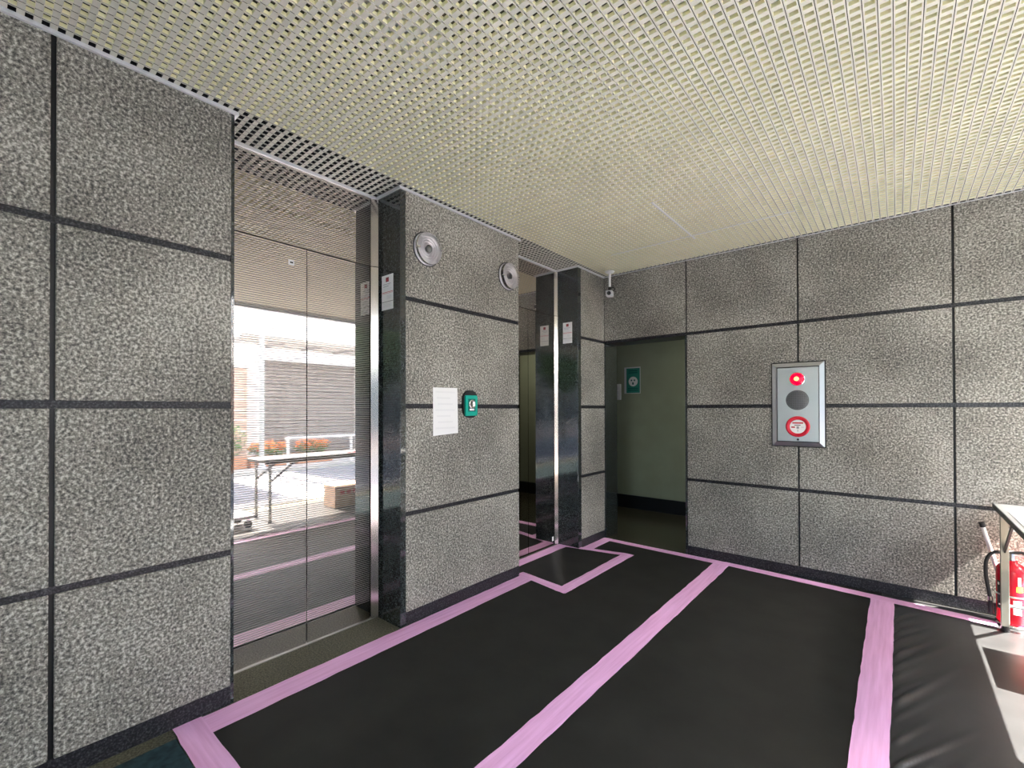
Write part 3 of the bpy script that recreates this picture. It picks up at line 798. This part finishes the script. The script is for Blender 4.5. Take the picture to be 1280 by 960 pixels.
for (a0, a1, z0, z1) in ((205, 215, 0.235, 0.25), (222, 232, 0.225, 0.238), (235, 245, 0.235, 0.248), (210, 240, 0.12, 0.128), (225, 250, 0.15, 0.158)):
    r_s = 0.0650
    bm = B(); va = []
    for i in range(5):
        a = R(a0 + (a1 - a0) * i / 4); va.append((bm.verts.new((ex + r_s * math.cos(a), ey + r_s * math.sin(a), z0)), bm.verts.new((ex + r_s * math.cos(a), ey + r_s * math.sin(a), z1))))
    for p, q_ in zip(va[:-1], va[1:]): bm.faces.new((p[0], q_[0], q_[1], p[1]))
    link('label_mark', bm, 'paper_white', body, True)
bm = B(); cyl(bm, (ex, ey, 0.38), (ex, ey, 0.42), 0.018, 0.015, 16); link('valve', bm, 'chrome', t)
bm = B(); tube(bm, [(ex - 0.01, ey, 0.425), (ex + 0.04, ey - 0.005, 0.432), (ex + 0.09, ey - 0.01, 0.415), (ex + 0.12, ey - 0.012, 0.395)], 0.009); link('lever', bm, 'black_plastic', t, True)
bm = B(); tube(bm, [(ex - 0.01, ey, 0.415), (ex + 0.04, ey - 0.005, 0.412), (ex + 0.09, ey - 0.008, 0.390)], 0.007); link('carry_handle', bm, 'steel_brushed', t, True)
bm = B(); tube(bm, bez((ex - 0.015, ey - 0.005, 0.410), (ex - 0.06, ey - 0.02, 0.435), (ex - 0.105, ey - 0.03, 0.42), (ex - 0.108, ey - 0.03, 0.33)) + bez((ex - 0.108, ey - 0.03, 0.33), (ex - 0.11, ey - 0.03, 0.25), (ex - 0.095, ey - 0.03, 0.20), (ex - 0.092, ey - 0.03, 0.155))[1:], 0.0095, 10); hs = link('hose', bm, 'black_plastic', t, True)
bm = B(); cyl(bm, (ex - 0.092, ey - 0.03, 0.158), (ex - 0.090, ey - 0.03, 0.135), 0.011, 0.011, 12); link('hose_clamp', bm, 'chrome', hs)
bm = B(); cyl(bm, (ex - 0.090, ey - 0.03, 0.135), (ex - 0.087, ey - 0.03, 0.06), 0.009, 0.014, 12); link('nozzle', bm, 'black_plastic', hs)

t = thing('white_stick', (0.47, 3.985, 0.0), 'white stick with black cap leaning beside the fire extinguisher', 'stick')
p_top = Vector((0.388, 3.945, 0.575)); p_bot = Vector((0.52, 3.994, 0.02))
mid = p_bot + (p_top - p_bot) * 0.95
bm = B(); cyl(bm, p_bot, mid, 0.011, 0.011, 14); link('shaft', bm, 'white_plastic', t)
bm = B(); cyl(bm, mid, p_top, 0.0135, 0.0135, 14); link('cap', bm, 'black_plastic', t)
bm = B(); cyl(bm, p_bot - Vector((0, 0, 0.016)), p_bot, 0.013, 0.013, 14); link('rubber_tip', bm, 'black_plastic', t)

# ------------------------------------------------------------------ carton and trolley by the table (seen in the lift door)
t = thing('cardboard_box', (0.72, 3.2, 0), 'brown cardboard carton standing under the folding table', 'box')
bm = B(); box(bm, 0.57, 0.86, 2.98, 3.44, 0.012, 0.29, 0.003); link('carton', bm, 'cardboard', t)
obox('packing_tape', 'print_pale', 0.69, 0.75, 2.978, 3.442, 0.2902, 0.2912, t)
for i in range(3): obox('printed_mark', 'print_red', 0.5685, 0.5698, 3.05 + 0.09 * i, 3.11 + 0.09 * i, 0.18, 0.23, t)
t = thing('platform_trolley', (0.55, 1.7, 0), 'low flat steel trolley beside the end of the folding table', 'trolley')
obox('deck', 'steel_brushed', 0.35, 0.72, 1.35, 1.95, 0.12, 0.145, t, 0.004)
for (wx, wy) in ((0.39, 1.40), (0.39, 1.90), (0.68, 1.40), (0.68, 1.90)):
    obox('caster_fork', 'chrome', wx - 0.016, wx + 0.016, wy - 0.012, wy + 0.012, 0.06, 0.12, t)
    bm = B(); cyl(bm, (wx - 0.012, wy, 0.052), (wx + 0.012, wy, 0.052), 0.040, seg=18); link('wheel', bm, 'black_plastic', t)

# ------------------------------------------------------------------ the street outside
tag(obox('floor_pavement', 'pavement', 1.50, 2.05, -40, 40, -0.16, -0.03), 'pale pavement in front of the lobby', 'pavement', kind='structure')
tag(obox('floor_lobby_apron', 'pavement', -12, 1.50, -40, YN, -0.16, -0.03), 'pale paving beyond the open end of the lobby', 'pavement', kind='structure')
tag(obox('floor_side_apron', 'pavement', XE + 0.25, 1.50, YB, 40, -0.16, -0.03), 'pale paving beside the granite end wall', 'pavement', kind='structure')
tag(obox('floor_road', 'asphalt', 2.05, 5.10, -40, 40, -0.16, -0.06), 'grey asphalt street outside', 'road', kind='structure')
tag(obox('floor_far_pavement', 'pavement', 5.10, 30, -40, 40, -0.16, 0.02), 'far pavement across the street', 'pavement', kind='structure')
for i, y in enumerate((-9, -6, -3, 0, 3, 6, 9, 12)):
    tag(obox('road_line', 'road_paint', 2.25, 2.37, y, y + 2.4, -0.0605, -0.056), 'white painted dash on the asphalt street', 'road marking', 'white dashes along the street')

def block(y0, y1, x0, h, wall, label, bays, roller=False):
    t = thing('shop_building', (x0 + 3, (y0 + y1) / 2, 0), label, 'building')
    obox('wall', wall, x0 + 0.12, x0 + 6, y0, y1, 0.02, h, t)
    obox('lintel', 'render_white', x0 - 0.02, x0 + 0.12, y0, y1, 2.45, 2.66, t)
    obox('upper_wall', wall, x0, x0 + 0.12, y0, y1, 2.66, h, t)
    n = bays; w = (y1 - y0) / n
    for i in range(n):
        a, c = y0 + i * w, y0 + (i + 1) * w
        obox('pier', wall, x0, x0 + 0.12, a, a + 0.12, 0.02, 2.45, t)
        obox('pier', wall, x0, x0 + 0.12, c - 0.12, c, 0.02, 2.45, t)
        if roller:
            k = 30; dz = 2.43 / k
            for s in range(k):
                bm = B(); cyl(bm, (x0 + 0.10, a + 0.121, 0.02 + (s + 0.5) * dz), (x0 + 0.10, c - 0.121, 0.02 + (s + 0.5) * dz), dz * 0.52, seg=6)
                link('shutter_slat', bm, 'shutter_grey', t)
        else:
            wd = obox('shop_window', 'window_glass', x0 + 0.06, x0 + 0.12, a + 0.12, c - 0.12, 0.45, 2.45, t)
            obox('stall_riser', 'tile_pink', x0 + 0.02, x0 + 0.12, a + 0.12, c - 0.12, 0.02, 0.45, t)
            obox('mullion', 'canopy_frame', x0 + 0.03, x0 + 0.06, (a + c) / 2 - 0.03, (a + c) / 2 + 0.03, 0.45, 2.45, t)
        for lev in range(1, int((h - 3.2) / 2.6) + 1):
            z = 3.6 + (lev - 1) * 2.6
            f = obox('window', 'canopy_frame', x0 - 0.03, x0 + 0.01, a + 0.5, c - 0.5, z, z + 1.3, t)
            obox('pane', 'window_glass', x0 - 0.034, x0 - 0.03, a + 0.56, c - 0.56, z + 0.06, z + 1.24, f)
    return t
bA = block(4.30, 9.6, 6.5, 4.6, 'render_white', 'white shop building with grey roller shutters across the street', 2, True)
bB = block(-5.6, 2.9, 6.5, 6.2, 'render_white', 'white shop building with dark windows across the street', 3)
bC = block(9.7, 19.0, 6.6, 6.4, 'tile_pink', 'pink tiled building farther along beside the shutter shop', 3)
bD = block(-17.0, -5.7, 6.4, 7.2, 'concrete', 'grey concrete building past the white windowed shop', 4)
# glazed canopy over the shutters
t = thing('canopy', (6.0, 7.0, 2.75), 'steel framed canopy over the roller shutters', 'canopy')
for x_ in (5.55, 6.05, 6.47):
    obox('beam', 'canopy_frame', x_ - 0.025, x_ + 0.025, 3.6, 9.6, 2.78, 2.84, t)
for i in range(8):
    y = 3.65 + i * 0.84
    obox('rafter', 'canopy_frame', 5.55, 6.49, y - 0.02, y + 0.02, 2.72, 2.78, t)
obox('front_gutter', 'canopy_frame', 5.49, 5.54, 3.6, 9.6, 2.74, 2.86, t)
t = thing('passage_wall', (7.2, 3.6, 0), 'pink tiled wall closing the passage between two shops', 'wall')
for r_ in range(9):
    obox('tile_course', 'tile_pink', 7.1, 7.3, 2.91, 4.29, 0.02 + r_ * 0.25, 0.255 + r_ * 0.25, t)
obox('coping', 'render_white', 7.05, 7.35, 2.91, 4.29, 2.27, 2.36, t)
t = thing('lamp_post', (5.35, 3.95, 0.02), 'slim grey steel post at the edge of the far pavement', 'post')
bm = B(); cyl(bm, (5.35, 3.95, 0.02), (5.35, 3.95, 4.6), 0.05, 0.04, 14); link('pole', bm, 'steel_brushed', t)
bm = B(); cyl(bm, (5.35, 3.95, 0.02), (5.35, 3.95, 0.12), 0.09, 0.06, 14); link('base', bm, 'steel_brushed', t)
bm = B(); box(bm, 5.05, 5.40, 3.88, 4.02, 4.60, 4.68, 0.02); link('head', bm, 'white_plastic', t)
t = thing('guard_rail', (5.25, 6.4, 0.02), 'white pipe guard rail along the far pavement', 'railing')
bm = B(); cyl(bm, (5.25, 4.4, 0.64), (5.25, 9.0, 0.64), 0.035, seg=12); link('top_rail', bm, 'rail_white', t)
for i in range(4):
    y = 4.45 + i * 1.5
    bm = B(); cyl(bm, (5.25, y, 0.02), (5.25, y, 0.64), 0.028, seg=12); link('post', bm, 'rail_white', t)

def leaf_cloud(bm, c, rad, n, size, rnd, mi=0):
    for _ in range(n):
        while True:
            p = Vector((rnd.uniform(-1, 1), rnd.uniform(-1, 1), rnd.uniform(-1, 1)))
            if p.length <= 1: break
        p = Vector((p.x * rad[0], p.y * rad[1], p.z * rad[2])) + Vector(c)
        u = Vector((rnd.gauss(0, 1), rnd.gauss(0, 1), rnd.gauss(0, 1))).normalized(); w = u.orthogonal().normalized()
        s = size * rnd.uniform(0.6, 1.2)
        f = bm.faces.new([bm.verts.new(p + u * s), bm.verts.new(p + w * s * 0.5), bm.verts.new(p - u * s), bm.verts.new(p - w * s * 0.5)]); f.material_index = mi
rp_ = random.Random(11)
pl_lab = ['orange flowers in a terracotta trough beside the steel post', 'orange flowers in a terracotta trough in front of the shutters',
          'orange flowers in a terracotta trough at the end of the guard rail', 'green leafy shrub in a trough by the tiled passage', 'orange flowers in a terracotta trough under the canopy']
for i, (py, kind) in enumerate(((4.25, 0), (5.25, 0), (8.2, 0), (3.35, 1), (6.9, 0))):
    t = thing('planter', (5.75, py, 0.02), pl_lab[i], 'planter', 'planters across the street')
    bm = B(); box(bm, 5.60, 5.92, py - 0.42, py + 0.42, 0.02, 0.26, 0.01); link('trough', bm, 'terracotta', t)
    bm = B(); leaf_cloud(bm, (5.76, py, 0.38 if not kind else 0.62), (0.20, 0.44, 0.16 if not kind else 0.42), 260, 0.06, rp_); o = link('foliage', bm, 'leaf_green', t); o['kind'] = 'stuff'
    if not kind:
        bm = B(); leaf_cloud(bm, (5.74, py, 0.46), (0.20, 0.44, 0.13), 220, 0.05, rp_); o = link('blossoms', bm, 'flower_orange', t); o['kind'] = 'stuff'
def tree(x, y, h, label):
    t = thing('street_tree', (x, y, 0.02), label, 'tree', 'trees along the street')
    bm = B(); cyl(bm, (x, y, 0.02), (x + 0.05, y, h * 0.55), 0.09, 0.06, 10)
    for a in range(5):
        an = a * 1.256; cyl(bm, (x + 0.05, y, h * 0.5), (x + math.cos(an) * 0.6, y + math.sin(an) * 0.6, h * 0.8), 0.035, 0.012, 6)
    link('trunk', bm, 'bark', t)
    bm = B(); leaf_cloud(bm, (x, y, h * 0.75), (1.0, 1.1, h * 0.3), 1500, 0.14, rp_); o = link('crown', bm, 'leaf_green', t); o['kind'] = 'stuff'
tree(5.35, -3.2, 3.6, 'green street tree in front of the white windowed shop')
tree(5.3, -8.2, 4.2, 'green street tree in front of the grey concrete building')
